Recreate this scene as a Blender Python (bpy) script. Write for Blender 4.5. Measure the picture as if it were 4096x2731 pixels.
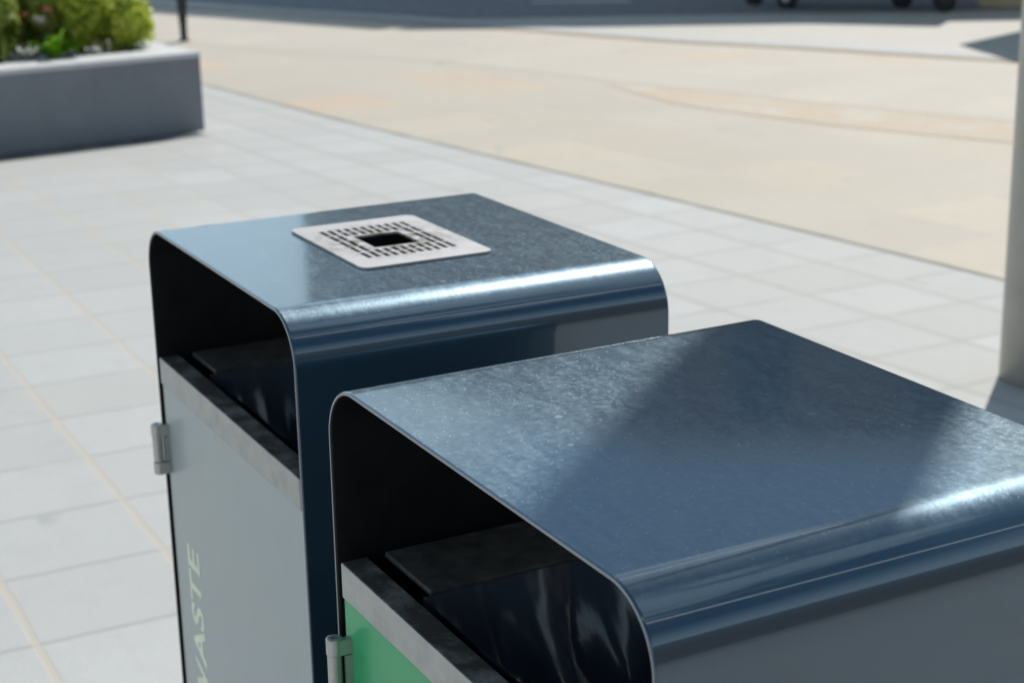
import bpy, bmesh, math, random
from mathutils import Matrix, Vector, noise
random.seed(7)
for o in list(bpy.data.objects): bpy.data.objects.remove(o)
S = bpy.context.scene
col = S.collection

# ---------------------------------------------------------------- camera
CAM_H = 1.62
cd = bpy.data.cameras.new('camera'); cam = bpy.data.objects.new('camera', cd); col.objects.link(cam)
R = Matrix(((0.46196141, -0.24056315, 0.85365158),
            (0.8866933, 0.14605371, -0.4386836),
            (-0.01914787, 0.95958204, 0.28077691)))
cam.matrix_world = Matrix.Translation((0, 0, CAM_H)) @ R.to_4x4()
cd.sensor_width = 36; cd.lens = 6815 / 4096 * 36; cd.clip_start = .05; cd.clip_end = 2000
cd.dof.use_dof = True; cd.dof.focus_distance = 1.62; cd.dof.aperture_fstop = 8.2
S.camera = cam

# ---------------------------------------------------------------- light
SUN = Vector((-.442, .510, .737)).normalized()
el = math.asin(SUN.z)
W = bpy.data.worlds.new('World'); S.world = W; W.use_nodes = True
nt = W.node_tree; bg = nt.nodes['Background']
sky = nt.nodes.new('ShaderNodeTexSky'); sky.sky_type = 'NISHITA'; sky.sun_disc = False
sky.sun_elevation = el; sky.sun_rotation = math.atan2(SUN.x, SUN.y)
sky.air_density = 1.0; sky.dust_density = .5; sky.ozone_density = 1.0
# cloud over the blue, shaped to place bright reflections on the bin lids
def wm(op, a, b=None, clamp=False):
    x = nt.nodes.new('ShaderNodeMath'); x.operation = op; x.use_clamp = clamp
    for i, v in enumerate((a, b)):
        if v is None: continue
        if isinstance(v, (int, float)): x.inputs[i].default_value = v
        else: nt.links.new(v, x.inputs[i])
    return x.outputs[0]
tc = nt.nodes.new('ShaderNodeTexCoord')
mp = nt.nodes.new('ShaderNodeMapping'); mp.inputs['Scale'].default_value = (1.5, 1.5, 4.5); mp.inputs['Location'].default_value = (.7, .2, .3)
cn = nt.nodes.new('ShaderNodeTexNoise'); cn.inputs['Scale'].default_value = 1.6; cn.inputs['Detail'].default_value = 7; cn.inputs['Roughness'].default_value = .58
nt.links.new(tc.outputs['Generated'], mp.inputs[0]); nt.links.new(mp.outputs[0], cn.inputs[0])
sp = nt.nodes.new('ShaderNodeSeparateXYZ'); nt.links.new(tc.outputs['Generated'], sp.inputs[0])
side = wm('ADD', wm('MULTIPLY', sp.outputs[0], .44), wm('MULTIPLY', sp.outputs[1], .9))
nz = wm('MULTIPLY', wm('SUBTRACT', cn.outputs[0], .5), .25)
th = wm('SUBTRACT', .066, wm('MULTIPLY', wm('SUBTRACT', sp.outputs[2], .284), .62))
bank1 = wm('MULTIPLY', wm('ADD', wm('SUBTRACT', th, side), wm('ADD', nz, .02)), 14, True)          # added cloud bank, brightens lid reflections left of the corner building
bank2 = wm('MULTIPLY', wm('ADD', wm('SUBTRACT', side, .27), nz), 14, True)                          # second added bank, right of it
low = wm('MULTIPLY', wm('SUBTRACT', .55, sp.outputs[2]), 5, True)
bank = wm('MULTIPLY', wm('MAXIMUM', bank1, bank2), low)
puff = wm('MULTIPLY', wm('SUBTRACT', cn.outputs[0], .55), 13, True)
cf = wm('MAXIMUM', wm('MULTIPLY', bank, .9), wm('MULTIPLY', puff, .8))
mx = nt.nodes.new('ShaderNodeMixRGB'); mx.inputs[2].default_value = (11, 14.6, 17.0, 1)
def added_trail(k, c, w):                                                # made-up vapour trails that draw bright streaks on the bin bends
    q = wm('ADD', wm('DIVIDE', sp.outputs[0], wm('MAXIMUM', sp.outputs[2], .05)), wm('ADD', wm('MULTIPLY', sp.outputs[1], k), wm('ADD', c, wm('MULTIPLY', nz, .12))))
    return wm('MULTIPLY', wm('SUBTRACT', 1, wm('DIVIDE', wm('ABSOLUTE', q), w)), wm('GREATER_THAN', sp.outputs[2], .3), True)
tr = wm('MAXIMUM', added_trail(.25, .86, .022), wm('MULTIPLY', added_trail(-.2, -.62, .03), .7))
mt_ = nt.nodes.new('ShaderNodeMixRGB'); mt_.inputs[2].default_value = (60, 60, 58, 1); nt.links.new(tr, mt_.inputs[0])
nt.links.new(cf, mx.inputs[0]); tint = nt.nodes.new('ShaderNodeMixRGB'); tint.blend_type = 'MULTIPLY'; tint.inputs[0].default_value = 1; tint.inputs[2].default_value = (.78, 1.03, 1.14, 1)
nt.links.new(sky.outputs[0], tint.inputs[1]); nt.links.new(tint.outputs[0], mx.inputs[1]); nt.links.new(mx.outputs[0], mt_.inputs[1]); nt.links.new(mt_.outputs[0], bg.inputs[0])
bg.inputs[1].default_value = .07
sd = bpy.data.lights.new('sun', 'SUN'); so = bpy.data.objects.new('sun', sd); col.objects.link(so)
sd.energy = 4.4; sd.angle = math.radians(.53); sd.color = (1, .955, .885)
so.rotation_euler = (-SUN).to_track_quat('-Z', 'Y').to_euler()
S.view_settings.view_transform = 'Standard'; S.view_settings.look = 'None'
S.view_settings.exposure = .0; S.view_settings.gamma = 1

# ---------------------------------------------------------------- material helpers
class NT:
    def __init__(s, name):
        s.m = bpy.data.materials.new(name); s.m.use_nodes = True
        s.t = s.m.node_tree; s.p = s.t.nodes['Principled BSDF']
    def n(s, kind, **kw):
        x = s.t.nodes.new('ShaderNode' + kind)
        for k, v in kw.items():
            if k in x.inputs: x.inputs[k].default_value = v
            else: setattr(x, k, v)
        return x
    def l(s, a, b): s.t.links.new(a, b)
    def math(s, op, a, b=None, c=None):
        x = s.n('Math', operation=op)
        for i, v in enumerate((a, b, c)):
            if v is None: continue
            if isinstance(v, (int, float)): x.inputs[i].default_value = v
            else: s.l(v, x.inputs[i])
        return x.outputs[0]
    def mix(s, f, a, b):
        x = s.n('MixRGB')
        for i, v in enumerate((f, a, b)):
            if isinstance(v, (int, float)): x.inputs[i].default_value = v
            elif isinstance(v, tuple): x.inputs[i].default_value = v + (1,) if len(v) == 3 else v
            else: s.l(v, x.inputs[i])
        return x.outputs[0]
    def ramp(s, f, a, b):
        x = s.n('MapRange'); s.l(f, x.inputs[0]); x.inputs[1].default_value = a; x.inputs[2].default_value = b
        return x.outputs[0]
    def noise(s, scale, detail=4, rough=.55, vec=None, dist=0):
        x = s.n('TexNoise', Scale=scale, Detail=detail, Roughness=rough, Distortion=dist)
        if vec is None:
            if not hasattr(s, 'oc'): s.oc = s.n('TexCoord').outputs['Object']
            vec = s.oc
        s.l(vec, x.inputs['Vector']); return x.outputs['Fac']
    def bump(s, h, st, dist=.01):
        b = s.n('Bump', Strength=st, Distance=dist); s.l(h, b.inputs['Height']); s.l(b.outputs[0], s.p.inputs['Normal'])
    def set(s, **kw):
        for k, v in kw.items():
            k = k.replace('_', ' ')
            if isinstance(v, (int, float)): s.p.inputs[k].default_value = v
            elif isinstance(v, tuple): s.p.inputs[k].default_value = v + (1,)
            else: s.l(v, s.p.inputs[k])
        return s.m

def simple(name, c, rough=.6, metal=0, var=.15, scale=20, bump=.1, coat=0, spec=.5):
    t = NT(name); f = t.noise(scale, 5)
    d = tuple(x * (1 - var) for x in c); e = tuple(min(1, x * (1 + var)) for x in c)
    cc = t.mix(t.ramp(f, .3, .7), d, e)
    if bump: t.bump(f, bump, .003)
    t.p.inputs['Coat Weight'].default_value = coat; t.p.inputs['Coat Roughness'].default_value = .06
    t.p.inputs['Specular IOR Level'].default_value = spec
    return t.set(Base_Color=cc, Roughness=rough, Metallic=metal)

def slab_mat(name, base, tint, grout_x, grout_y, jw, var, joint=.8, orange=0, wide=False):
    """stone slabs laid on the UV grid: one unit = one slab"""
    t = NT(name)
    uv = t.n('UVMap').outputs[0]; sp = t.n('SeparateXYZ'); t.l(uv, sp.inputs[0])
    u, v = sp.outputs[0], sp.outputs[1]
    wob = t.math('MULTIPLY', t.math('SUBTRACT', t.noise(9, 3), .5), .03)
    u2 = t.math('ADD', u, wob); v2 = t.math('ADD', v, wob)
    fu, fv = t.math('FRACT', u2), t.math('FRACT', v2)
    def edge(f, w):
        d = t.math('ABSOLUTE', t.math('SUBTRACT', f, .5))        # .5 at the joint
        return t.ramp(d, .5 - w, .5 - w * .45)
    ex, ey = edge(fv, jw), edge(fu, jw)                         # ex: joint running along u
    cb = t.n('CombineXYZ'); t.l(t.math('FLOOR', u2), cb.inputs[0]); t.l(t.math('FLOOR', v2), cb.inputs[1])
    wn = t.n('TexWhiteNoise', noise_dimensions='3D'); t.l(cb.outputs[0], wn.inputs['Vector'])
    r1 = wn.outputs['Value']
    c = t.mix(r1, tuple(x * (1 - var) for x in base), tuple(x * (1 + var) for x in base))
    sepc = t.n('SeparateXYZ'); t.l(wn.outputs['Color'], sepc.inputs[0])
    c = t.mix(t.math('MULTIPLY', sepc.outputs[1], .7), c, tint)
    if orange: c = t.mix(t.math('MULTIPLY', t.ramp(sepc.outputs[2], .90, .96), orange), c, (.62, .40, .25))
    big = t.noise(.9, 4, .6); c = t.mix(t.math('MULTIPLY', t.ramp(big, .35, .75), .30), c, tuple(x * .80 for x in tint))
    st = t.noise(7, 6, .7); c = t.mix(t.math('MULTIPLY', t.ramp(st, .48, .75), .32), c, tuple(x * .72 for x in base))
    fine = t.noise(90, 3, .7); c = t.mix(t.math('MULTIPLY', t.ramp(fine, .35, .7), .24), c, tuple(x * .65 for x in base))
    spots = t.noise(3.3, 2, .5, dist=.5); c = t.mix(t.math('MULTIPLY', t.ramp(spots, .70, .76), .35), c, tuple(x * .45 for x in base))
    if wide:                                                    # rows beyond the bins are jointed wider, with grey mortar
        ps = t.n('SeparateXYZ'); t.l(t.oc, ps.inputs[0]); far_ = t.ramp(ps.outputs[1], 2.2, 3.0)
        wx, wy = edge(fv, jw * 2.0), edge(fu, jw * 2.0)
        ex = t.mix(far_, ex, t.math('MULTIPLY', wx, .85)); ey = t.mix(far_, t.math('MULTIPLY', ey, .9), t.math('MULTIPLY', wy, .8))
        grout_x = t.mix(far_, grout_x, (.33, .33, .305)); grout_y = t.mix(far_, grout_y, (.33, .33, .305))
    brk = t.ramp(t.noise(4, 3, .6), .28, .5)                    # joints fade where they are clean
    c = t.mix(t.math('MULTIPLY', t.math('MULTIPLY', ey, brk), joint), c, grout_y)
    c = t.mix(t.math('MULTIPLY', ex, joint), c, grout_x)
    h = t.math('SUBTRACT', t.math('MULTIPLY', fine, .3), t.math('MAXIMUM', ex, ey))
    t.bump(h, .25, .004)
    return t.set(Base_Color=c, Roughness=.72)

M = {}
M['grey_slab'] = slab_mat('grey granite slabs', (.455, .458, .448), (.43, .425, .40), (.455, .405, .335), (.31, .31, .295), .032, .06, .8, 0, True)
M['sand_slab'] = slab_mat('sandstone slabs', (.475, .42, .335), (.445, .41, .355), (.42, .37, .30), (.42, .39, .34), .03, .07, .45, .45)
M['pink_slab'] = slab_mat('pinkish sandstone slabs', (.495, .44, .365), (.465, .43, .375), (.5, .43, .34), (.48, .42, .36), .03, .06, .4, .2)
M['pale_slab'] = slab_mat('pale concrete road', (.49, .465, .41), (.47, .455, .42), (.45, .43, .40), (.45, .43, .40), .03, .04, .2)
M['base_ground'] = simple('worn ground', (.30, .29, .27), .9, var=.12, scale=2)
M['asphalt'] = simple('dark asphalt', (.20, .205, .215), .85, var=.25, scale=8, bump=.4)
M['pale_patch'] = simple('uneven pale patch', (.55, .50, .46), .7, var=.2, scale=6)
M['grey_strip'] = simple('grey kerb granite', (.42, .43, .43), .7, var=.08, scale=6)
M['tan_strip'] = simple('tan channel stone', (.56, .44, .30), .75, var=.1, scale=6)
M['joint_dark'] = simple('dirty joint', (.40, .37, .30), .9, var=.3, scale=3)
M['planter_shade'] = simple('painted planter shadow', (.10, .10, .10), .9, var=.4, scale=6)  # dark colour standing in for the planter's shadow on the ground
M['granite'] = simple('grey planter granite', (.195, .205, .225), .65, var=.08, scale=4, bump=.1)
M['coping'] = simple('pale coping stone', (.56, .56, .56), .6, var=.08, scale=18)
M['gravel'] = simple('white gravel', (.74, .74, .74), .9, var=.15, scale=60, bump=1)
M['soil'] = simple('dark soil', (.05, .04, .03), .95, var=.4, scale=25, bump=1)
M['dark_metal'] = simple('dark painted metal', (.025, .025, .028), .45, .2)
M['black'] = simple('black rubber', (.012, .012, .013), .7)
M['hub'] = simple('pale metal hub', (.62, .60, .56), .4, .3)
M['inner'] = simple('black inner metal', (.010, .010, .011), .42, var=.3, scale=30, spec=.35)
M['brick'] = simple('red brick', (.42, .17, .11), .85, var=.2)
M['sandstone'] = simple('sandstone', (.50, .38, .24), .85, var=.15)
M['unseen_wall'] = simple('dark brick of unseen buildings', (.16, .12, .10), .85, var=.15, scale=3)
M['cornice'] = simple('pale cornice', (.55, .53, .50), .7)
M['roof'] = simple('slate roof', (.08, .08, .09), .7)
M['frame'] = simple('dark window frame', (.18, .18, .17), .5)
M['glass'] = simple('window glass', (.03, .035, .04), .06, bump=0)
M['canvas'] = simple('cream canvas', (.60, .57, .50), .9)

def steel_mat(name, c, rough, metal=.9, up_dirt=False):
    t = NT(name); tc = t.n('TexCoord'); mp = t.n('Mapping'); mp.inputs['Scale'].default_value = (12, 260, 260); t.l(tc.outputs['Object'], mp.inputs[0])
    f = t.noise(1, 4, .6, mp.outputs[0]); g = t.noise(28, 5, .65); k = t.noise(6, 4, .6)
    cc = t.mix(t.math('MULTIPLY', f, .5), tuple(x * .75 for x in c), c)
    cc = t.mix(t.math('MULTIPLY', t.ramp(g, .45, .75), .45), cc, tuple(x * .5 for x in c))
    cc = t.mix(t.math('MULTIPLY', t.ramp(k, .5, .75), .30), cc, (c[0] * .62, c[1] * .57, c[2] * .5))
    if up_dirt:
        nn_ = t.n('SeparateXYZ'); t.l(t.n('NewGeometry').outputs['Normal'], nn_.inputs[0])
        cc = t.mix(t.math('MULTIPLY', t.ramp(nn_.outputs[2], .6, .95), t.ramp(g, .2, .55)), cc, (.10, .092, .08))
    t.bump(f, .06, .001)
    r = t.math('ADD', t.math('MULTIPLY', g, .25), rough - .1)
    return t.set(Base_Color=cc, Roughness=r, Metallic=metal)
M['trim'] = steel_mat('brushed galvanised trim', (.57, .545, .505), .42, .4, True)
M['steel'] = steel_mat('stainless steel', (.62, .61, .58), .36, .85)
M['plate'] = steel_mat('brushed steel plate', (.52, .51, .515), .5, .4)
def soot(m):
    t = m.node_tree; p = t.nodes['Principled BSDF']; src = p.inputs['Base Color'].links[0].from_socket
    tc = t.nodes.new('ShaderNodeTexCoord'); nz_ = t.nodes.new('ShaderNodeTexNoise'); nz_.inputs['Scale'].default_value = 60; nz_.inputs['Detail'].default_value = 5
    t.links.new(tc.outputs['Object'], nz_.inputs['Vector'])
    vm = t.nodes.new('ShaderNodeVectorMath'); vm.operation = 'DISTANCE'; vm.inputs[1].default_value = (-2.1 + 2.0925, .890 - .8895, 1.1035); t.links.new(tc.outputs['Object'], vm.inputs[0])
    a_ = t.nodes.new('ShaderNodeMapRange'); a_.inputs[1].default_value = .125; a_.inputs[2].default_value = .05; t.links.new(vm.outputs['Value'], a_.inputs[0])
    b_ = t.nodes.new('ShaderNodeMapRange'); b_.inputs[1].default_value = .38; b_.inputs[2].default_value = .62; t.links.new(nz_.outputs['Fac'], b_.inputs[0])
    mu = t.nodes.new('ShaderNodeMath'); mu.operation = 'MULTIPLY'; t.links.new(a_.outputs[0], mu.inputs[0]); t.links.new(b_.outputs[0], mu.inputs[1])
    mi = t.nodes.new('ShaderNodeMixRGB'); mi.inputs[2].default_value = (.16, .13, .10, 1); t.links.new(mu.outputs[0], mi.inputs[0]); t.links.new(src, mi.inputs[1]); t.links.new(mi.outputs[0], p.inputs['Base Color'])
soot(M['plate'])
M['column'] = simple('grey painted steel', (.45, .43, .375), .42, .15, var=.08, scale=9, bump=.03)

def paint_mat():
    t = NT('metallic slate blue paint')
    tc = t.n('TexCoord'); oc = tc.outputs['Object']; t.oc = oc
    nrm = t.n('NewGeometry').outputs['Normal']; sx = t.n('SeparateXYZ'); t.l(nrm, sx.inputs[0])
    up = t.ramp(sx.outputs[2], .75, .98)                      # dust settles on what faces up
    base = (.030, .064, .096)
    fl = t.noise(900, 2, .5); c = t.mix(t.math('MULTIPLY', fl, .5), base, (.05, .105, .155))
    mp = t.n('Mapping'); mp.inputs['Scale'].default_value = (24, 60, 40); mp.inputs['Rotation'].default_value = (0, 0, .5); t.l(oc, mp.inputs[0])
    smear = t.noise(1, 7, .68, mp.outputs[0], .6)
    blotch = t.noise(7, 5, .6, dist=.4)
    mottle = t.noise(120, 6, .75)
    d = t.math('MULTIPLY', t.ramp(smear, .42, .80), .10)
    d = t.math('ADD', d, t.math('MULTIPLY', t.math('MULTIPLY', t.ramp(mottle, .46, .72), t.math('ADD', .25, t.math('MULTIPLY', .75, t.ramp(blotch, .3, .62)))), .16)); d = t.math('ADD', d, .03)
    vo = t.n('TexVoronoi', Scale=150); t.l(oc, vo.inputs['Vector'])
    spk = t.ramp(vo.outputs['Distance'], .20, .10)
    vs = t.n('SeparateXYZ'); t.l(vo.outputs['Color'], vs.inputs[0])
    keep = t.math('GREATER_THAN', vs.outputs[0], .60)
    d = t.math('ADD', d, t.math('MULTIPLY', t.math('MULTIPLY', spk, keep), .38))
    v2 = t.n('TexVoronoi', Scale=38); t.l(oc, v2.inputs['Vector']); v2s = t.n('SeparateXYZ'); t.l(v2.outputs['Color'], v2s.inputs[0])
    drop = t.math('MULTIPLY', t.ramp(v2.outputs['Distance'], .17, .13), t.math('GREATER_THAN', v2s.outputs[1], .86))
    d = t.math('ADD', d, t.math('MULTIPLY', drop, .14))
    d = t.math('MULTIPLY', d, up)
    c = t.mix(d, c, (.47, .62, .66))
    sc = t.n('TexNoise', Scale=1, Detail=2); mp2 = t.n('Mapping'); mp2.inputs['Scale'].default_value = (3, 700, 40); mp2.inputs['Rotation'].default_value = (0, 0, .9); t.l(oc, mp2.inputs[0]); t.l(mp2.outputs[0], sc.inputs[0])
    orange = t.noise(260, 2, .5)
    t.bump(t.math('ADD', t.math('MULTIPLY', orange, .6), t.math('MULTIPLY', blotch, 1.8)), .08, .002)
    r = t.math('ADD', .31, t.math('MULTIPLY', d, .9))
    t.p.inputs['Coat Weight'].default_value = .9
    cro = t.math('ADD', .05, t.math('MULTIPLY', t.math('ADD', t.ramp(smear, .40, .85), t.ramp(mottle, .4, .8)), t.math('MULTIPLY', up, .07)))
    t.l(cro, t.p.inputs['Coat Roughness'])
    t.p.inputs['Coat IOR'].default_value = 1.72
    m = t.math('SUBTRACT', .66, t.math('MULTIPLY', d, .5))
    return t.set(Base_Color=c, Roughness=r, Metallic=m)
M['paint'] = paint_mat()

def door_mat(name, c):
    t = NT(name); s = t.noise(14, 6, .7); f = t.noise(160, 3, .6)
    cc = t.mix(t.math('MULTIPLY', t.ramp(s, .4, .8), .22), c, tuple(x * .7 + .03 for x in c))
    cc = t.mix(t.math('MULTIPLY', t.ramp(f, .68, .75), .35), cc, tuple(x * .4 for x in c))
    mpd = t.n('Mapping'); mpd.inputs['Scale'].default_value = (60, 60, 3); t.l(t.oc, mpd.inputs[0]); dr_ = t.noise(1, 5, .7, mpd.outputs[0])
    cc = t.mix(t.math('MULTIPLY', t.ramp(dr_, .5, .8), .18), cc, tuple(x * .6 + .04 for x in c))
    t.p.inputs['Coat Weight'].default_value = .28; t.p.inputs['Coat Roughness'].default_value = .08
    return t.set(Base_Color=cc, Roughness=.4)
M['door_grey'] = door_mat('glossy pale grey panel', (.385, .41, .395))
M['door_green'] = door_mat('glossy green panel', (.0, .37, .12))
M['letter'] = simple('cream lettering', (.80, .82, .60), .5, bump=0, coat=.4)
def bag_mat():
    t = NT('black plastic liner'); mp = t.n('Mapping'); mp.inputs['Scale'].default_value = (16, 16, 6); t.l(t.n('TexCoord').outputs['Object'], mp.inputs[0])
    f = t.noise(1, 2, .5, mp.outputs[0], 0); g = t.noise(45, 4, .6)
    t.bump(t.math('ADD', f, t.math('MULTIPLY', g, .02)), .22, .03)
    return t.set(Base_Color=(.05, .06, .08), Roughness=.22)
M['bag'] = bag_mat()
def leaf_mat(name, a, b, c):
    t = NT(name); at = t.n('Attribute', attribute_name='rnd'); f = at.outputs['Fac']
    x = t.mix(t.ramp(f, 0, .6), a, b); x = t.mix(t.ramp(f, .6, 1), x, c)
    t.p.inputs['Transmission Weight'].default_value = 0
    t.p.inputs['Subsurface Weight'].default_value = 0
    m = t.set(Base_Color=x, Roughness=.38)
    tr = t.n('BsdfTranslucent'); t.l(t.mix(.0, x, (0, 0, 0)), tr.inputs[0])
    mxs = t.n('MixShader'); mxs.inputs[0].default_value = .5
    t.l(t.p.outputs[0], mxs.inputs[1]); t.l(tr.outputs[0], mxs.inputs[2])
    t.l(mxs.outputs[0], t.t.nodes['Material Output'].inputs[0])
    return m
M['leaf_a'] = leaf_mat('olive leaves', (.07, .12, .025), (.30, .38, .05), (.62, .62, .20))
M['leaf_b'] = leaf_mat('yellow green leaves', (.16, .26, .03), (.50, .58, .06), (.85, .74, .16))
M['leaf_c'] = leaf_mat('bright green leaves', (.10, .25, .01), (.22, .48, .02), (.35, .6, .06))
M['petal'] = simple('coral petals', (.80, .38, .25), .5, bump=0)
M['petal_w'] = simple('pale pink petals', (.78, .66, .60), .5, bump=0)
M['stem'] = simple('woody stem', (.10, .07, .04), .8)

# ---------------------------------------------------------------- mesh helpers
def link(name, bm, mats, parent=None, smooth=False):
    me = bpy.data.meshes.new(name); bmesh.ops.recalc_face_normals(bm, faces=bm.faces) if bm.faces and not getattr(link, 'keep', False) else None
    bm.to_mesh(me); bm.free()
    for m in (mats if isinstance(mats, (list, tuple)) else [mats]): me.materials.append(m)
    if smooth:
        for p in me.polygons: p.use_smooth = True
    o = bpy.data.objects.new(name, me); col.objects.link(o)
    if parent is not None: o.parent = parent
    return o
def thing(name, label, cat, loc=(0, 0, 0), group=None, rz=0):
    o = bpy.data.objects.new(name, None); col.objects.link(o); o.location = loc; o.rotation_euler = (0, 0, rz)
    o.empty_display_size = .1
    o['label'] = label; o['category'] = cat
    if group: o['group'] = group
    return o
def struct(o): o['kind'] = 'structure'; return o
def box(bm, x0, x1, y0, y1, z0, z1, bev=0, mat=0):
    r = bmesh.ops.create_cube(bm, size=1)
    for v in r['verts']: v.co = Vector((x0 + (v.co.x + .5) * (x1 - x0), y0 + (v.co.y + .5) * (y1 - y0), z0 + (v.co.z + .5) * (z1 - z0)))
    fs = {f for v in r['verts'] for f in v.link_faces}
    for f in fs: f.material_index = mat
    if bev:
        es = {e for v in r['verts'] for e in v.link_edges}
        bmesh.ops.bevel(bm, geom=list(es), offset=bev, segments=2, affect='EDGES', profile=.5)
def lathe(bm, prof, n=32, c=(0, 0, 0), axis='Z'):
    rings = []
    for r, z in prof:
        ring = []
        for i in range(n):
            a = 2 * math.pi * i / n
            p = (r * math.cos(a), r * math.sin(a), z)
            if axis == 'X': p = (z, p[0], p[1])
            ring.append(bm.verts.new((c[0] + p[0], c[1] + p[1], c[2] + p[2])))
        rings.append(ring)
    for a, b in zip(rings, rings[1:]):
        for i in range(n): bm.faces.new((a[i], a[(i + 1) % n], b[(i + 1) % n], b[i]))
    return rings
def B(): return bmesh.new()

# ---------------------------------------------------------------- the setting
def slope(y): return .10 * min(1, max(0, (y - 1.4) / 2.0))
KERB = [(-60, -1.5), (-30, 1.6), (-20, 2.85), (-15, 3.36), (-11.83, 3.68), (-9.85, 3.86), (-8.36, 4.05), (-6.5, 4.29), (-5.1, 4.46), (-3.9, 4.6), (6, 5.7)]
def kerb_y(x):
    for (a, b), (c, d) in zip(KERB, KERB[1:]):
        if a <= x <= c: return b + (d - b) * (x - a) / (c - a)
    return KERB[-1][1]
def uvgrey(x, y): return ((x + 3.41) / .372, (y - slope(y) * (x + 5.5) - .6) / .385)
def sheet(name, xs, y0f, y1f, rows, z, mat, uvf):
    bm = B(); uvl = bm.loops.layers.uv.new('UVMap'); g = []
    for x in xs:
        a, b = y0f(x), y1f(x); g.append([bm.verts.new((x, a + (b - a) * j / rows, z)) for j in range(rows + 1)])
    for i in range(len(xs) - 1):
        for j in range(rows):
            f = bm.faces.new((g[i][j], g[i + 1][j], g[i + 1][j + 1], g[i][j + 1]))
            for l in f.loops: l[uvl].uv = uvf(l.vert.co.x, l.vert.co.y)
    return struct(link(name, bm, mat))
bm = B(); bmesh.ops.create_grid(bm, x_segments=1, y_segments=1, size=400)
for v in bm.verts: v.co.z = -.012
struct(link('ground', bm, M['base_ground']))
xs = [-60 + i * .5 for i in range(133)]
sheet('pavement', xs, lambda x: -12, kerb_y, 120, 0, M['grey_slab'], uvgrey)
def uvs(x, y):
    k = .11 + .26 * min(1, max(0, (y - 4.6) / 1.5)); v = (y - .11 * x) / .62; r = math.floor(v)
    return (x + .06 * y) / .62, v
sheet('square_paving', xs, kerb_y, lambda x: 60, 60, 0, M['sand_slab'], uvs)
def poly(name, pts, z, mat, uvf=None):
    bm = B(); f = bm.faces.new([bm.verts.new((x, y, z)) for x, y in pts]); uvl = bm.loops.layers.uv.new('UVMap')
    for l in f.loops: l[uvl].uv = (uvf or (lambda x, y: ((x * .93 + y * .37) / .6, (y * .93 - x * .37) / .6)))(l.vert.co.x, l.vert.co.y)
    if f.normal.z < 0: f.normal_flip()
    return struct(link(name, bm, mat))
def ribbon(name, pts, w, z, mat):
    bm = B(); L = []
    for i, p in enumerate(pts):
        a = Vector(pts[max(0, i - 1)]); b = Vector(pts[min(len(pts) - 1, i + 1)]); d = (b - a).normalized(); n = Vector((-d.y, d.x))
        p = Vector(p); L.append((bm.verts.new((*(p - n * w / 2), z)), bm.verts.new((*(p + n * w / 2), z))))
    for a, b in zip(L, L[1:]): bm.faces.new((a[0], b[0], b[1], a[1]))
    return struct(link(name, bm, mat))
ribbon('kerb_joint', [(x, kerb_y(x)) for x in (-20, -15, -11.83, -9.85, -8.36, -7.4, -6.5, -5.8, -5.1, -3.9, 0)], .022, .004, M['joint_dark'])
band = [(-30, -1.3), (-14.28, 4.49), (-13.28, 4.94), (-12.5, 5.4), (-11.57, 5.78), (-10.0, 6.22), (-9.06, 6.53), (-8.14, 6.87), (-7.4, 7.16), (-4, 8.5), (0, 10)]
far = [(-24, 3.0), (-16.2, 6.4), (-13.54, 7.45), (-12.2, 7.95), (-11.2, 8.5), (-9.74, 9.18), (-6, 10.9), (0, 13.6)]
poly('square_paving_far', band + far[::-1], .0015, M['pink_slab'])
poly('far_road', far + [(0, 50), (-50, 50), (-50, 3)], .0025, M['pale_slab'])
ribbon('kerb_line', [(x, y) for x, y in far], .28, .008, M['grey_strip'])
ribbon('kerb_edge', [(x + .08, y - .20) for x, y in far], .07, .008, M['tan_strip'])
poly('road_asphalt', [(-40, -2), (-17.4, 6.1), (-15.0, 7.2), (-13.8, 9.3), (-12.7, 11.2), (-8, 22), (0, 45), (-50, 48), (-60, 10)], .008, M['asphalt'])  # asphalt, spread nearer so its dark colour deepens the shade
poly('road_patch', [(-16.1, 8.6), (-15.9, 8.45), (-15.35, 9.35), (-15.6, 9.5)], .012, M['pale_patch'])  # small pale patch laid on the asphalt
# tactile blister strip
def tact():
    t = NT('tan blister paving'); oc = t.n('TexCoord').outputs['UV']; sp = t.n('SeparateXYZ'); t.l(oc, sp.inputs[0])
    a = t.math('SINE', t.math('MULTIPLY', sp.outputs[0], 2 * math.pi)); b = t.math('SINE', t.math('MULTIPLY', sp.outputs[1], 2 * math.pi))
    h = t.ramp(t.math('MULTIPLY', a, b), .1, .7); f = t.noise(1.3, 4); g = t.noise(10, 4)
    c = t.mix(t.ramp(f, .3, .7), (.49, .385, .275), (.51, .42, .33)); c = t.mix(t.math('MULTIPLY', g, .3), c, (.42, .34, .26)); c = t.mix(t.ramp(t.noise(2.2, 5, .7), .48, .66), c, (.50, .465, .40))
    t.bump(h, .7, .008); return t.set(Base_Color=c, Roughness=.75)
M['tactile'] = tact()
poly('tactile_paving', [(-10.2, 6.02), (-9.2, 5.90), (-8.45, 6.05), (-7.85, 6.22), (-6.93, 6.62), (-5, 7.45), (-5, 8.0), (-7.44, 7.08), (-8.14, 6.82), (-9.06, 6.5), (-9.9, 6.22)], .0028, M['tactile'],
     lambda x, y: ((x * .93 + y * .37) / .09, (y * .93 - x * .37) / .09))
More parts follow.
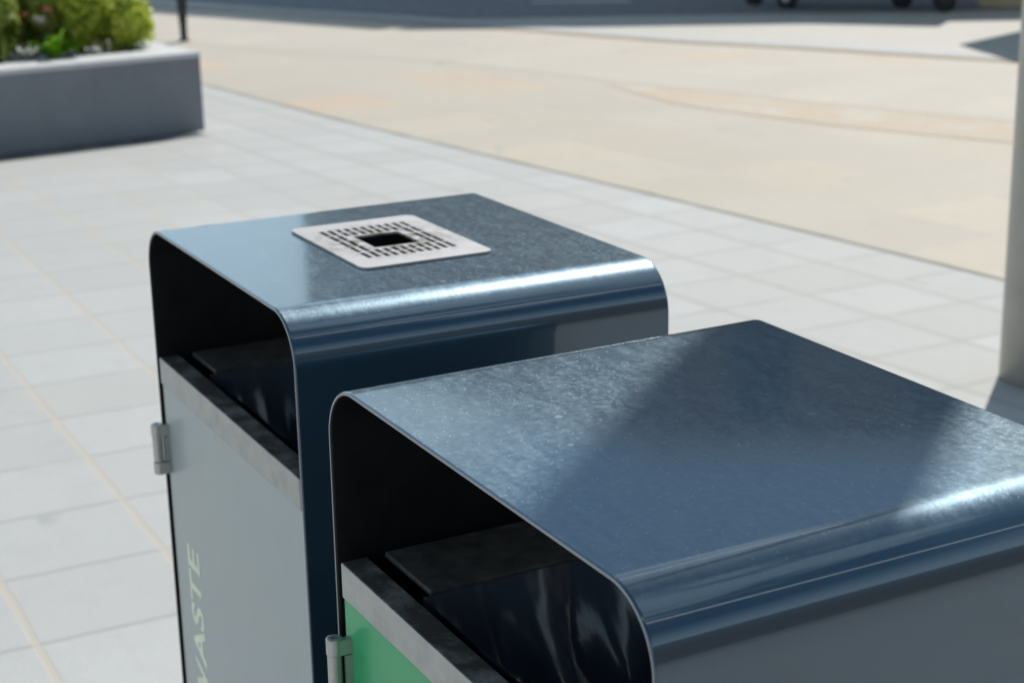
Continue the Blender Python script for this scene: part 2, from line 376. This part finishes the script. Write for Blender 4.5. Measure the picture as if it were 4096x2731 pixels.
# ---------------------------------------------------------------- litter bins
Z = CAM_H
def make_bin(x0, x1, y0, y1, door, name, label, hole=None, text=None, hz=(.72, .82)):
    top = 1.10; r = .063; t = .0045
    root = thing(name, label, 'litter bin', ((x0 + x1) / 2, (y0 + y1) / 2, 0), 'litter bins standing side by side')
    cx, cy = root.location.x, root.location.y
    W2 = (x1 - x0) / 2; D0, D1 = y0 - cy, y1 - cy
    def prof(off):
        w = W2 - off; rr = r - off; h = top - off; P = [(-w, .02)]
        zs = [.3, .6, .9]
        P += [(-w, z) for z in zs] + [(-w, h - rr - .004)]
        n = 20
        for i in range(n + 1):
            a = math.pi - math.pi / 2 * i / n; P.append((-w + rr + rr * math.cos(a), h - rr + rr * math.sin(a)))
        m = [hole[0] - cx, hole[1] - cx] if hole else [-.1, .1]
        P += [(-w + rr + .003, h), (m[0], h), (m[1], h), (w - rr - .004, h)]
        for i in range(n + 1):
            a = math.pi / 2 - math.pi / 2 * i / n; P.append((w - rr + rr * math.cos(a), h - rr + rr * math.sin(a)))
        P += [(w, h - rr - .004)] + [(w, z) for z in zs[::-1]] + [(w, .02)]
        return P
    ys = [D0, D0 + .0011, D0 + .0030] + ([hole[2] - cy, hole[3] - cy] if hole else [0]) + [D1 - .0030, D1 - .0011, D1]
    bm = B(); O = []; I = []
    for j, y in enumerate(ys):
        e = .0011 if j in (0, len(ys) - 1) else 0
        O.append([bm.verts.new((x, y, z)) for x, z in prof(e)]); I.append([bm.verts.new((x, y, z)) for x, z in prof(t - e)])
    n = len(O[0]); hi = [i for i, (x, z) in enumerate(prof(0)) if hole and abs(x - (hole[0] - cx)) < 1e-6]
    for j in range(len(ys) - 1):
        for i in range(n - 1):
            if hole and i == hi[0] and j == 3: continue
            f = bm.faces.new((O[j][i], O[j][i + 1], O[j + 1][i + 1], O[j + 1][i]))
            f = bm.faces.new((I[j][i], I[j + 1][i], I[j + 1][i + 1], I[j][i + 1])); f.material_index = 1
    if hole:                                              # this bin splays a little towards the back
        for v in bm.verts:
            if v.co.x > 0: v.co.x += .010 * (v.co.y - D0) / (D1 - D0) * min(1, v.co.x / .2)
    for j in (0, len(ys) - 1):
        for i in range(n - 1):
            f = bm.faces.new((O[j][i], I[j][i], I[j][i + 1], O[j][i + 1])); f.material_index = 2
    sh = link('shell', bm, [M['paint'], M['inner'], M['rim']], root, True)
    li = x0 - cx + t; ri = x1 - cx - t
    bt = Z - .7175                                        # top of the trim rail
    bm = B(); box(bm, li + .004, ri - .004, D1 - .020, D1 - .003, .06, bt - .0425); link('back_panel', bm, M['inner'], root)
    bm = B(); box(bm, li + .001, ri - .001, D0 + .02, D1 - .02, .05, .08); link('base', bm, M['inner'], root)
    # rail, door
    bm = B(); box(bm, li + .012, ri - .004, D0 + .0, D0 + .030, bt - .040, bt, .0018); link('trim_rail', bm, M['trim'], root, False)
    bm = B(); box(bm, li + .004, ri - .004, D1 - .030, D1, bt - .040, bt, .0018); link('trim_rail', bm, M['trim'], root, False)
    bm = B(); box(bm, li + .010, ri - .005, D0 + .003, D0 + .020, .06, bt - .0425, .0012); dr = link('door', bm, M[door], root)
    bm = B()
    # hinge: three knuckles round a pin, and the leaf on the door
    hx, hy = li + .0175, D0 - .0135
    rb = .0088
    z1, z0 = hz[1], hz[0]; k = (z1 - z0)
    for a, b in ((z1 - .019, z1), (z0, z0 + .019)):
        lathe(bm, [(.004, b - .006), (.004, b), (rb - .001, b), (rb, b - .001), (rb, a + .001), (rb - .001, a), (.002, a)], 28, (hx, hy, 0))
    lathe(bm, [(.002, z1 - .0197), (rb - .0012, z1 - .0197), (rb - .0012, z0 + .0197), (.002, z0 + .0197)], 24, (hx - .0012, hy, 0))
    lathe(bm, [(.0, z1 - .003), (.0038, z1 - .003), (.0038, z0)], 16, (hx, hy, 0))
    for a, b in ((z1 - .019, z1 - .0004), (z0, z0 + .019)): box(bm, hx + .001, hx + rb - .0003, hy + .001, D0 + .003, a + .0005, b - .001)
    box(bm, hx + rb - .0036, hx + rb - .0005, D0 - .005, D0 + .003, z0 + .02, z1 - .02)
    link('hinge', bm, M['steel'], dr, False)
    if text:
        cu = bpy.data.curves.new('t', 'FONT'); cu.body = text; cu.size = .0775; cu.extrude = .0004; cu.space_character = 1.02; cu.offset = .0018
        to = bpy.data.objects.new('t', cu); col.objects.link(to); bpy.context.view_layer.update()
        me = bpy.data.meshes.new_from_object(to.evaluated_get(bpy.context.evaluated_depsgraph_get()))
        bpy.data.objects.remove(to)
        ws = [v.co.x for v in me.vertices]; wid = max(ws) - min(ws); mn = min(ws)
        # reads upwards: letter tops to the left
        target = .273
        for v in me.vertices:
            q = (v.co.x - mn) / wid * target
            v.co = Vector((-2.260 - cx - v.co.y, D0 + .0027 - v.co.z * .5, (Z - .987 - target) + q))
        me.materials.append(M['letter'])
        o = bpy.data.objects.new('lettering', me); col.objects.link(o); o.parent = dr
    # ledge that carries the liner
    lx = x0 - cx + .128
    bm = B(); box(bm, li + .012, lx, D0 + .050, D1 - .032, bt - .006, bt + .001, .002); link('liner_ledge', bm, M['ledge'], root)
    bm = B(); box(bm, ri - .06, ri - .001, D0 + .050, D1 - .032, bt - .006, bt + .001, .002); link('liner_ledge', bm, M['ledge'], root)
    # liner bag, hanging open with folds
    bm = B(); NP = 260; NZ = 26; rings = []
    ax0, ax1, ay0, ay1 = lx + .002, ri - .058, D0 + .040, D1 - .04
    per = 2 * (ax1 - ax0) + 2 * (ay1 - ay0)
    for j in range(NZ + 1):
        q = j / NZ; z = bt - .003 - .50 * q; ring = []
        for i in range(NP):
            s = per * i / NP; 
            if s < ay1 - ay0: p = Vector((ax0, ay0 + s)); nn = Vector((1, 0))
            elif s < ay1 - ay0 + ax1 - ax0: p = Vector((ax0 + s - (ay1 - ay0), ay1)); nn = Vector((0, -1))
            elif s < 2 * (ay1 - ay0) + ax1 - ax0: p = Vector((ax1, ay1 - (s - (ay1 - ay0) - (ax1 - ax0)))); nn = Vector((-1, 0))
            else: p = Vector((ax1 - (s - 2 * (ay1 - ay0) - (ax1 - ax0)), ay0)); nn = Vector((0, 1))
            am = .040 * min(1, q * 5)
            th = s * 2 * math.pi / per
            w = noise.noise(Vector((math.cos(th) * 5.5 + q * 1.2, math.sin(th) * 5.5, q * 2.2 + x0))) + .7 * abs(noise.noise(Vector((math.cos(th + q * .25) * 10, math.sin(th + q * .25) * 10, q * 2.0)))) 
            w += .16 * noise.noise(Vector((math.cos(th) * 18, math.sin(th) * 18, q * 6)))
            off = max(0, .5 + w) * am + .13 * q
            ring.append(bm.verts.new((p.x + nn.x * off, p.y + nn.y * off, z)))
        rings.append(ring)
    for a, b in zip(rings, rings[1:]):
        for i in range(NP): bm.faces.new((a[i], a[(i + 1) % NP], b[(i + 1) % NP], b[i]))
    bm.faces.new(rings[-1])
    link('liner_bag', bm, M['bag'], root, True)
    return root, cx, cy
M['rim'] = simple('cut sheet edge', (.26, .27, .28), .35, .5, var=.1, bump=.02, coat=.5)
M['ledge'] = simple('scuffed black ledge', (.075, .068, .060), .5, .1, var=.5, scale=45, bump=.25)

HOLE = (-2.205, -1.99, .815, .965)
ra, cx, cy = make_bin(-2.395, -1.790, .637, 1.142, 'door_grey', 'litter_bin', 'slate blue metal litter bin with steel ash plate on top and grey door lettered WASTE', HOLE, 'WASTE', (.725, .803))
rb_, _, _ = make_bin(-1.558, -.945, .590, 1.090, 'door_green', 'litter_bin', 'slate blue metal litter bin with plain dusty top, green door and black liner showing', None, None, (.70, .822))
rb_.rotation_euler = (0, .011, .015); rb_.location.x -= .0125
# ash plate with rows of slots round a square opening
def rounded(x0, x1, y0, y1, r, n=8):
    P = []
    for (a, b, s) in ((x1 - r, y1 - r, 0), (x0 + r, y1 - r, 1), (x0 + r, y0 + r, 2), (x1 - r, y0 + r, 3)):
        for i in range(n + 1):
            t = math.pi / 2 * (s + i / n); P.append((a + r * math.cos(t), b + r * math.sin(t)))
    return P
def plate():
    bm = B(); edges = []; z = 1.1035
    def loop(P):
        vs = [bm.verts.new((x - cx, y - cy, z)) for x, y in P]
        edges.extend(bm.edges.new((vs[i], vs[(i + 1) % len(vs)])) for i in range(len(vs)))
    loop(rounded(-2.232, -1.962, .797, .985, .014))
    hx0, hx1, hy0, hy1 = -2.139, -2.062, .857, .923
    loop(rounded(hx0, hx1, hy0, hy1, .003, 3))
    ny = 11
    for k in range(ny):
        y = .829 + (.951 - .829) * k / (ny - 1)
        full = y < hy0 - .004 or y > hy1 + .004
        a0, a1 = -2.192, -2.008
        if full:
            st_ = (a1 - a0) / 5
            segs = [(a0 + i * st_, a0 + (i + .90) * st_) for i in range(5)]
        else: segs = [(a0, a0 + .020), (a0 + .0235, hx0 - .008), (hx1 + .008, a1 - .0235), (a1 - .020, a1)]
        for xa, xb in segs: loop([(xa, y - .0034), (xb, y - .0034), (xb, y + .0034), (xa, y + .0034)])
    bmesh.ops.triangle_fill(bm, use_beauty=True, use_dissolve=False, edges=edges)
    ret = bmesh.ops.extrude_face_region(bm, geom=list(bm.faces))
    for v in ret['geom']:
        if isinstance(v, bmesh.types.BMVert): v.co.z -= .0030
    pl = link('ash_plate', bm, M['plate'], ra)
    bm = B(); x0, x1, y0, y1 = HOLE[0] - cx, HOLE[1] - cx, HOLE[2] - cy, HOLE[3] - cy
    zt, zb = 1.0945, 1.035
    for x, xx, y, yy in ((x0, x0 + .002, y0, y1), (x1 - .002, x1, y0, y1), (x0 + .002, x1 - .002, y0, y0 + .002), (x0 + .002, x1 - .002, y1 - .002, y1)): box(bm, x, xx, y, yy, zb, zt)
    box(bm, x0, x1, y0, y1, zb - .003, zb)
    link('ash_tray', bm, M['ashes'], pl)
M['ashes'] = simple('sooty brown tray', (.035, .024, .018), .8, var=.4, scale=40)
plate()

# ---------------------------------------------------------------- steel column on the right
PC = (-3.70, 3.773)
t = thing('steel_column', 'smooth round grey steel column standing on the paving behind the bins at the right', 'column', (*PC, 0))
bm = B(); lathe(bm, [(.0, 0), (.157, .0), (.157, 7.4), (.0, 7.4)], 64); o = link('shaft', bm, M['column'], t, True)
for p in o.data.polygons: p.use_smooth = abs(p.normal.z) < .5

# ---------------------------------------------------------------- planter with shrubs
PZ = .465
a = Vector((-9.90, 3.04)); b = Vector((-9.50, .2)); d = (b - a).normalized(); nb = Vector((-abs(d.y), -d.x if d.y < 0 else d.x))
if nb.x > 0: nb = -nb
pl = thing('planter', 'long dark grey granite planter with pale top edge', 'planter', (a.x, a.y, 0), rz=math.atan2(d.y, d.x))
# local: x along the front wall (from the corner), y towards the square? keep +y side check
ly = 1 if (Matrix.Rotation(pl.rotation_euler.z, 2) @ Vector((0, 1))).dot(nb) > 0 else -1
def pb(bm, u0, u1, v0, v1, z0, z1, bev=0):
    y0, y1 = sorted((v0 * ly, v1 * ly)); box(bm, u0, u1, y0, y1, z0, z1, bev)
LEN, WID, TH = 6.0, 2.3, .16
bm = B(); pb(bm, 0, LEN, 0, TH, 0, PZ - .03); pb(bm, 0, LEN, WID - TH, WID, 0, PZ - .03); pb(bm, 0, TH, TH, WID - TH, 0, PZ - .03); pb(bm, LEN - TH, LEN, TH, WID - TH, 0, PZ - .03)
link('wall', bm, M['granite'], pl)
bm = B(); g_ = .004
pb(bm, -g_, LEN, -g_, TH + .14, PZ - .03, PZ, .004); pb(bm, -g_, LEN, WID - TH - .03, WID + g_, PZ - .03, PZ, .004)
pb(bm, -g_, TH + .03, TH + .142, WID - TH - .032, PZ - .03, PZ, .004)
link('coping', bm, M['coping'], pl)
bm = B(); pb(bm, TH, LEN - TH, TH, WID - TH, PZ - .12, PZ - .05); link('soil', bm, M['soil'], pl)
bm = B()
for _ in range(900):
    x = random.uniform(TH + .04, 1.2); y = random.uniform(TH + .04, WID - TH - .04); s = random.uniform(.012, .03)
    m_ = Matrix.Translation((x, y * ly, PZ - .05 + random.uniform(0, .02))) @ Matrix.Rotation(random.random() * 6, 4, (random.random(), random.random(), 1))
    r_ = bmesh.ops.create_icosphere(bm, subdivisions=1, radius=s, matrix=m_ @ Matrix.Diagonal((1.2, .9, .6, 1)))
g = link('gravel', bm, M['gravel'], None, True); g.location = pl.location; g.rotation_euler = pl.rotation_euler; g['kind'] = 'stuff'
def P2W(u, v, z=0):
    q = Matrix.Rotation(pl.rotation_euler.z, 2) @ Vector((u, v * ly)); return Vector((a.x + q.x, a.y + q.y, z))

def leafy(bm, c, rad, n, size, rl, shell=.55, elong=1.6, lo=0, hi=1):
    for _ in range(n):
        v = Vector((random.gauss(0, 1), random.gauss(0, 1), random.gauss(0, 1))).normalized()
        rr = shell + (1 - shell) * random.random() ** .6
        lump = .86 + .34 * noise.noise(Vector((v.x * 2.2 + c[0] * 3, v.y * 2.2, v.z * 2.2)))
        p = Vector((c[0] + v.x * rad[0] * rr * lump, c[1] + v.y * rad[1] * rr * lump, c[2] + v.z * rad[2] * rr * lump))
        if p.z < .0: continue
        s = size * random.uniform(.6, 1.3)
        q = (v + Vector((random.uniform(-.9, .9), random.uniform(-.9, .9), random.uniform(-.5, 1.0)))).normalized()
        side = q.cross(Vector((random.uniform(-1, 1), random.uniform(-1, 1), random.uniform(-1, 1)))).normalized(); fw = q.cross(side).normalized()
        P = [p - fw * s * elong / 2, p + side * s / 2 + q * s * .12, p + fw * s * elong / 2, p - side * s / 2 + q * s * .12]
        f = bm.faces.new([bm.verts.new(x) for x in P]); 
        k = noise.noise(p * 6 + Vector((3, 1, 7))) * .5 + .5
        f[rl] = lo + (hi - lo) * min(1, max(0, .55 * k + .5 * random.random()))
def shrub(name, label, u, v, rad, h0, n, size, mat, elong=1.6, lo=0, hi=1, clumps=None):
    w = P2W(u, v, PZ - .05)
    root = thing(name, label, 'shrub', w)
    bm = B(); rl = bm.faces.layers.float.new('rnd')
    for (dx, dy, dz, s) in (clumps or [(0, 0, 0, 1)]):
        leafy(bm, (dx, dy, h0 + dz), tuple(r * s for r in rad), int(n * s * s), size, rl, .5, elong, lo, hi)
    link('foliage', bm, mat, root)
    bm = B()
    for i in range(7):
        an = i * .9; top_ = Vector((math.cos(an) * rad[0] * .55, math.sin(an) * rad[1] * .55, h0 + rad[2] * .4))
        prev = None
        for k in range(6):
            q = k / 5; c_ = top_ * q + Vector((0, 0, .03 * math.sin(q * 3))); rr = .009 * (1 - .7 * q)
            ring = [bm.verts.new((c_.x + rr * math.cos(j * 1.0472), c_.y + rr * math.sin(j * 1.0472), c_.z)) for j in range(6)]
            if prev:
                for j in range(6): bm.faces.new((prev[j], prev[(j + 1) % 6], ring[(j + 1) % 6], ring[j]))
            prev = ring
    link('stem', bm, M['stem'], root)
    return root
shrub('shrub', 'dense rounded yellow-green shrub nearest the end of the planter', .46, .70, (.36, .36, .32), .26, 5200, .026, M['leaf_b'],
      clumps=[(0, 0, 0, .8), (-.1, -.2, .0, .7), (.05, .25, -.06, .65), (.1, -.05, .12, .7), (-.15, .1, .08, .55)])
shrub('leafy_shrub', 'tall olive green leafy shrub at the left edge of the photo', 1.50, .75, (.36, .38, .42), .36, 2300, .042, M['leaf_a'],
      elong=2.8, clumps=[(0, 0, 0, 1), (.15, .35, -.1, .8), (-.2, -.3, .1, .9), (0, 0, .25, .9)])
shrub('leafy_shrub', 'olive green shrub with coral blooms between the rounded shrub and the left edge', .98, .80, (.30, .34, .40), .34, 2200, .040, M['leaf_a'],
      elong=2.6, lo=.25, clumps=[(0, 0, 0, .9), (.05, .3, 0, .7), (.0, -.3, .15, .8)])
def bloom(label, u, v, z, mat, s):
    rt = thing('flower', label, 'flower', P2W(u, v, z), 'blooms among the planter shrubs')
    bm = B()
    for i in range(16):
        an = random.random() * 6.28; e = random.uniform(.1, 1.2); dv = Vector((math.cos(an) * math.cos(e), math.sin(an) * math.cos(e), math.sin(e)))
        sd_ = dv.cross(Vector((0, 0, 1))).normalized() * s * .4
        bm.faces.new([bm.verts.new(x) for x in (Vector((0, 0, 0)), dv * s * .6 + sd_, dv * s, dv * s * .6 - sd_)])
    link('petals', bm, mat, rt)
    bm = B(); lathe(bm, [(.003, -.12), (.003, 0)], 6); link('stalk', bm, M['stem'], rt)
bloom('coral bloom nearest the top of the photo on the olive shrub', 0.72, .5, .71, M['petal'], .05)
bloom('smaller coral bloom left of the pale pink bloom', 0.86, .5, .70, M['petal'], .035)
bloom('pale pink bloom below the coral blooms', 0.80, .42, .66, M['petal_w'], .055)
# broad bright-leaved plant low at the front
w = P2W(.76, .34, PZ - .05); root = thing('leafy_plant', 'low plant with broad glossy bright green leaves at the planter front', 'plant', w)
bm = B(); rl = bm.faces.layers.float.new('rnd')
for i in range(26):
    an = random.random() * 6.28; L = random.uniform(.12, .22); lean = random.uniform(.4, 1.2); prev = None
    dv = Vector((math.cos(an), math.sin(an), 0)); sd_ = Vector((-dv.y, dv.x, 0)); rv = random.random()
    for k in range(7):
        q = k / 6; p = dv * L * q * lean * .8 + Vector((0, 0, L * (q * 1.3 - .75 * q * q * lean) + .02)); wd = .032 * math.sin(math.pi * min(1, q * .93 + .05)) + .002
        ring = (bm.verts.new(p - sd_ * wd + Vector((0, 0, .006))), bm.verts.new(p), bm.verts.new(p + sd_ * wd + Vector((0, 0, .006))))
        if prev:
            for j in (0, 1): f = bm.faces.new((prev[j], prev[j + 1], ring[j + 1], ring[j])); f[rl] = rv
        prev = ring
link('leaves', bm, M['leaf_c'], root, True)

ribbon('shadow_strip', [tuple(P2W(.10, -.07)[:2]), tuple(P2W(.5, -.13)[:2]), tuple(P2W(3, -.14)[:2]), tuple(P2W(6, -.14)[:2])], .24, .004, M['planter_shade'])  # painted shadow along the planter foot
# ---------------------------------------------------------------- dark post behind the planter
t = thing('dark_post', 'slim black post narrowing towards its foot behind the planter corner', 'post', (-14.75, 4.40, 0))
bm = B(); lathe(bm, [(0, 0), (.055, .0), (.055, .01), (.030, .012), (.031, .12), (.058, .55), (.058, 2.6), (0, 2.62)], 32); link('shaft', bm, M['dark_metal'], t, True)

# ---------------------------------------------------------------- wheeled container in the shade
p0, p1 = Vector((-13.78, 10.18)), Vector((-12.60, 11.13)); dd = (p1 - p0); wid = dd.length
t = thing('wheeled_container', 'dark wheeled waste container standing in the shade across the square, only its wheels in view', 'container', (p0.x, p0.y, 0), rz=math.atan2(dd.y, dd.x))
# local x to the right, local y away from the camera
for wx, wy, pale in ((0, 0, 1), (wid, .0, 0), (-.42, .30, 0), (wid - .46, .30, 0)):
    bm = B(); lathe(bm, [(.045, -.03), (.10, -.03), (.115, -.018), (.115, .018), (.10, .03), (.045, .03)], 32, (0, 0, 0), 'X')
    wl = link('wheel', bm, M['black'], t, True); wl.location = (wx, wy, .115); wl.rotation_euler = (0, 0, math.radians(70))
    bm = B(); lathe(bm, [(0, -.036), (.02, -.036), (.052, -.026), (.052, .026), (.02, .036), (0, .036)], 24, (0, 0, 0), 'X')
    h = link('hub', bm, M['hub'] if pale else M['dark_metal'], wl, True)
    bm = B(); box(bm, wx - .05, wx + .05, wy - .05, wy + .05, .232, .30); box(bm, wx - .012, wx + .012, wy + .05, wy + .06, .11, .26); link('castor_fork', bm, M['dark_metal'], t)
bm = B(); x0_, x1_ = -.45, wid + .12
vb = [bm.verts.new(v) for v in ((x0_ + .08, .02, .30), (x1_ - .08, .02, .30), (x1_ - .08, .55, .30), (x0_ + .08, .55, .30), (x0_, -.12, 1.2), (x1_, -.12, 1.2), (x1_, .75, 1.2), (x0_, .75, 1.2))]
for f in ((0, 3, 2, 1), (4, 5, 6, 7), (0, 1, 5, 4), (1, 2, 6, 5), (2, 3, 7, 6), (3, 0, 4, 7)): bm.faces.new([vb[i] for i in f])
box(bm, x0_ - .02, x1_ + .02, -.15, .78, 1.16, 1.20); link('body', bm, M['dark_metal'], t)
bm = B(); box(bm, x0_ - .02, x1_ + .02, -.15, .78, 1.203, 1.27, .03); link('lid', bm, M['black'], t)
bm = B(); box(bm, x0_, x1_, -.03, .0, .14, .17); link('axle_rail', bm, M['black'], t)

# ---------------------------------------------------------------- brick pier at the far right
t = thing('brick_pier', 'low red brick pier on a sandstone foot beyond the container', 'pier', (-12.75, 12.05, 0), rz=math.radians(42))
bm = B(); box(bm, -.25, .55, -.2, .2, 0, .10, .006); link('foot', bm, M['sandstone'], t)
bm = B(); box(bm, -.22, .52, -.17, .17, .10, .95, .004); link('shaft', bm, M['brick'], t)
bm = B(); box(bm, -.27, .57, -.22, .22, .95, 1.02, .01); link('cap', bm, M['sandstone'], t)

# ---------------------------------------------------------------- parasol whose shadow falls behind the column
t = thing('parasol', 'round cream parasol outside the picture whose shadow shows beside the column', 'parasol', (-10.94, 12.23, 0))
bm = B(); N = 8; apex = bm.verts.new((0, 0, 2.95)); ring = [bm.verts.new((1.5 * math.cos(i * math.pi / 4), 1.5 * math.sin(i * math.pi / 4), 2.45)) for i in range(N)]
for i in range(N): bm.faces.new((apex, ring[i], ring[(i + 1) % N]))
r2 = bmesh.ops.extrude_face_region(bm, geom=list(bm.faces))
for v in r2['geom']:
    if isinstance(v, bmesh.types.BMVert): v.co.z -= .01
link('canopy', bm, M['canvas'], t)
bm = B(); lathe(bm, [(0, 0), (.25, 0), (.25, .06), (.025, .08), (.025, 2.93), (0, 2.93)], 24); link('pole', bm, M['dark_metal'], t, True)

# ---------------------------------------------------------------- buildings (off frame: they shade the square and mirror in the bin tops)
def building(name, label, pts, H, floors, wins, wallm):
    root = thing(name, label, 'building', (pts[0][0], pts[0][1], 0)); ox, oy = pts[0]
    bm = B(); lo = [bm.verts.new((x - ox, y - oy, 0)) for x, y in pts]; hi = [bm.verts.new((x - ox, y - oy, H)) for x, y in pts]
    n = len(pts)
    for i in range(n): bm.faces.new((lo[i], lo[(i + 1) % n], hi[(i + 1) % n], hi[i]))
    bm.faces.new(hi); bm.faces.new(lo[::-1]); link('wall', bm, wallm, root)
    for (i, cnt) in wins:
        A_, B_ = Vector(pts[i]) - Vector((ox, oy)), Vector(pts[(i + 1) % n]) - Vector((ox, oy)); dv = (B_ - A_); L = dv.length; dv.normalize(); nv = Vector((dv.y, -dv.x)); 
        ctr = sum((Vector(p) - Vector((ox, oy)) for p in pts), Vector((0, 0))) / n
        if nv.dot(A_ - ctr) < 0: nv = -nv
        mt = Matrix(((dv.x, nv.x, 0, A_.x), (dv.y, nv.y, 0, A_.y), (0, 0, 1, 0), (0, 0, 0, 1)))
        for f in range(floors):
            zc = H * (f + .55) / floors
            for k in range(cnt):
                u = L * (k + .5) / cnt; hw, hh = .55, H / floors * .30
                bm = B()
                for q in ((u - hw, u - hw + .09, zc - hh, zc + hh), (u + hw - .09, u + hw, zc - hh, zc + hh), (u - hw + .09, u + hw - .09, zc + hh - .09, zc + hh), (u - hw + .09, u + hw - .09, zc - hh, zc - hh + .09)): box(bm, q[0], q[1], -.02, .07, q[2], q[3])
                box(bm, u - hw - .1, u + hw + .1, -.02, .16, zc - hh - .12, zc - hh - .002); bm.transform(mt); w_ = link('window', bm, M['frame'], root)
                bm = B(); box(bm, u - hw + .088, u + hw - .088, -.01, .03, zc - hh + .088, zc + hh - .088); bm.transform(mt); link('pane', bm, M['glass'], w_)
        bm = B(); box(bm, 0, L, -.02, .3, H - .35, H - .05); bm.transform(mt); link('cornice', bm, M['cornice'], root)
C0 = Vector((-20.6, 13.32)); E1 = Vector((-.924, -.38)); E2 = Vector((.492, .871))
building('unseen_corner_building', 'dark brick corner building outside the picture that shades the far side of the square', [tuple(C0 + E1 * 8.0), tuple(C0), tuple(C0 + E2 * 19), (-24, 36), (-38, 22)], 10, 3, ((0, 3), (1, 7)), M['unseen_wall'])
building('added_side_building', 'dark building added outside the picture to the right, mirrored in the bin bends', [(20, -12), (9, 60), (24, 62), (34, -12)], 8, 2, (), M['unseen_wall'])  # unseen building added for the dark band reflected along the bins
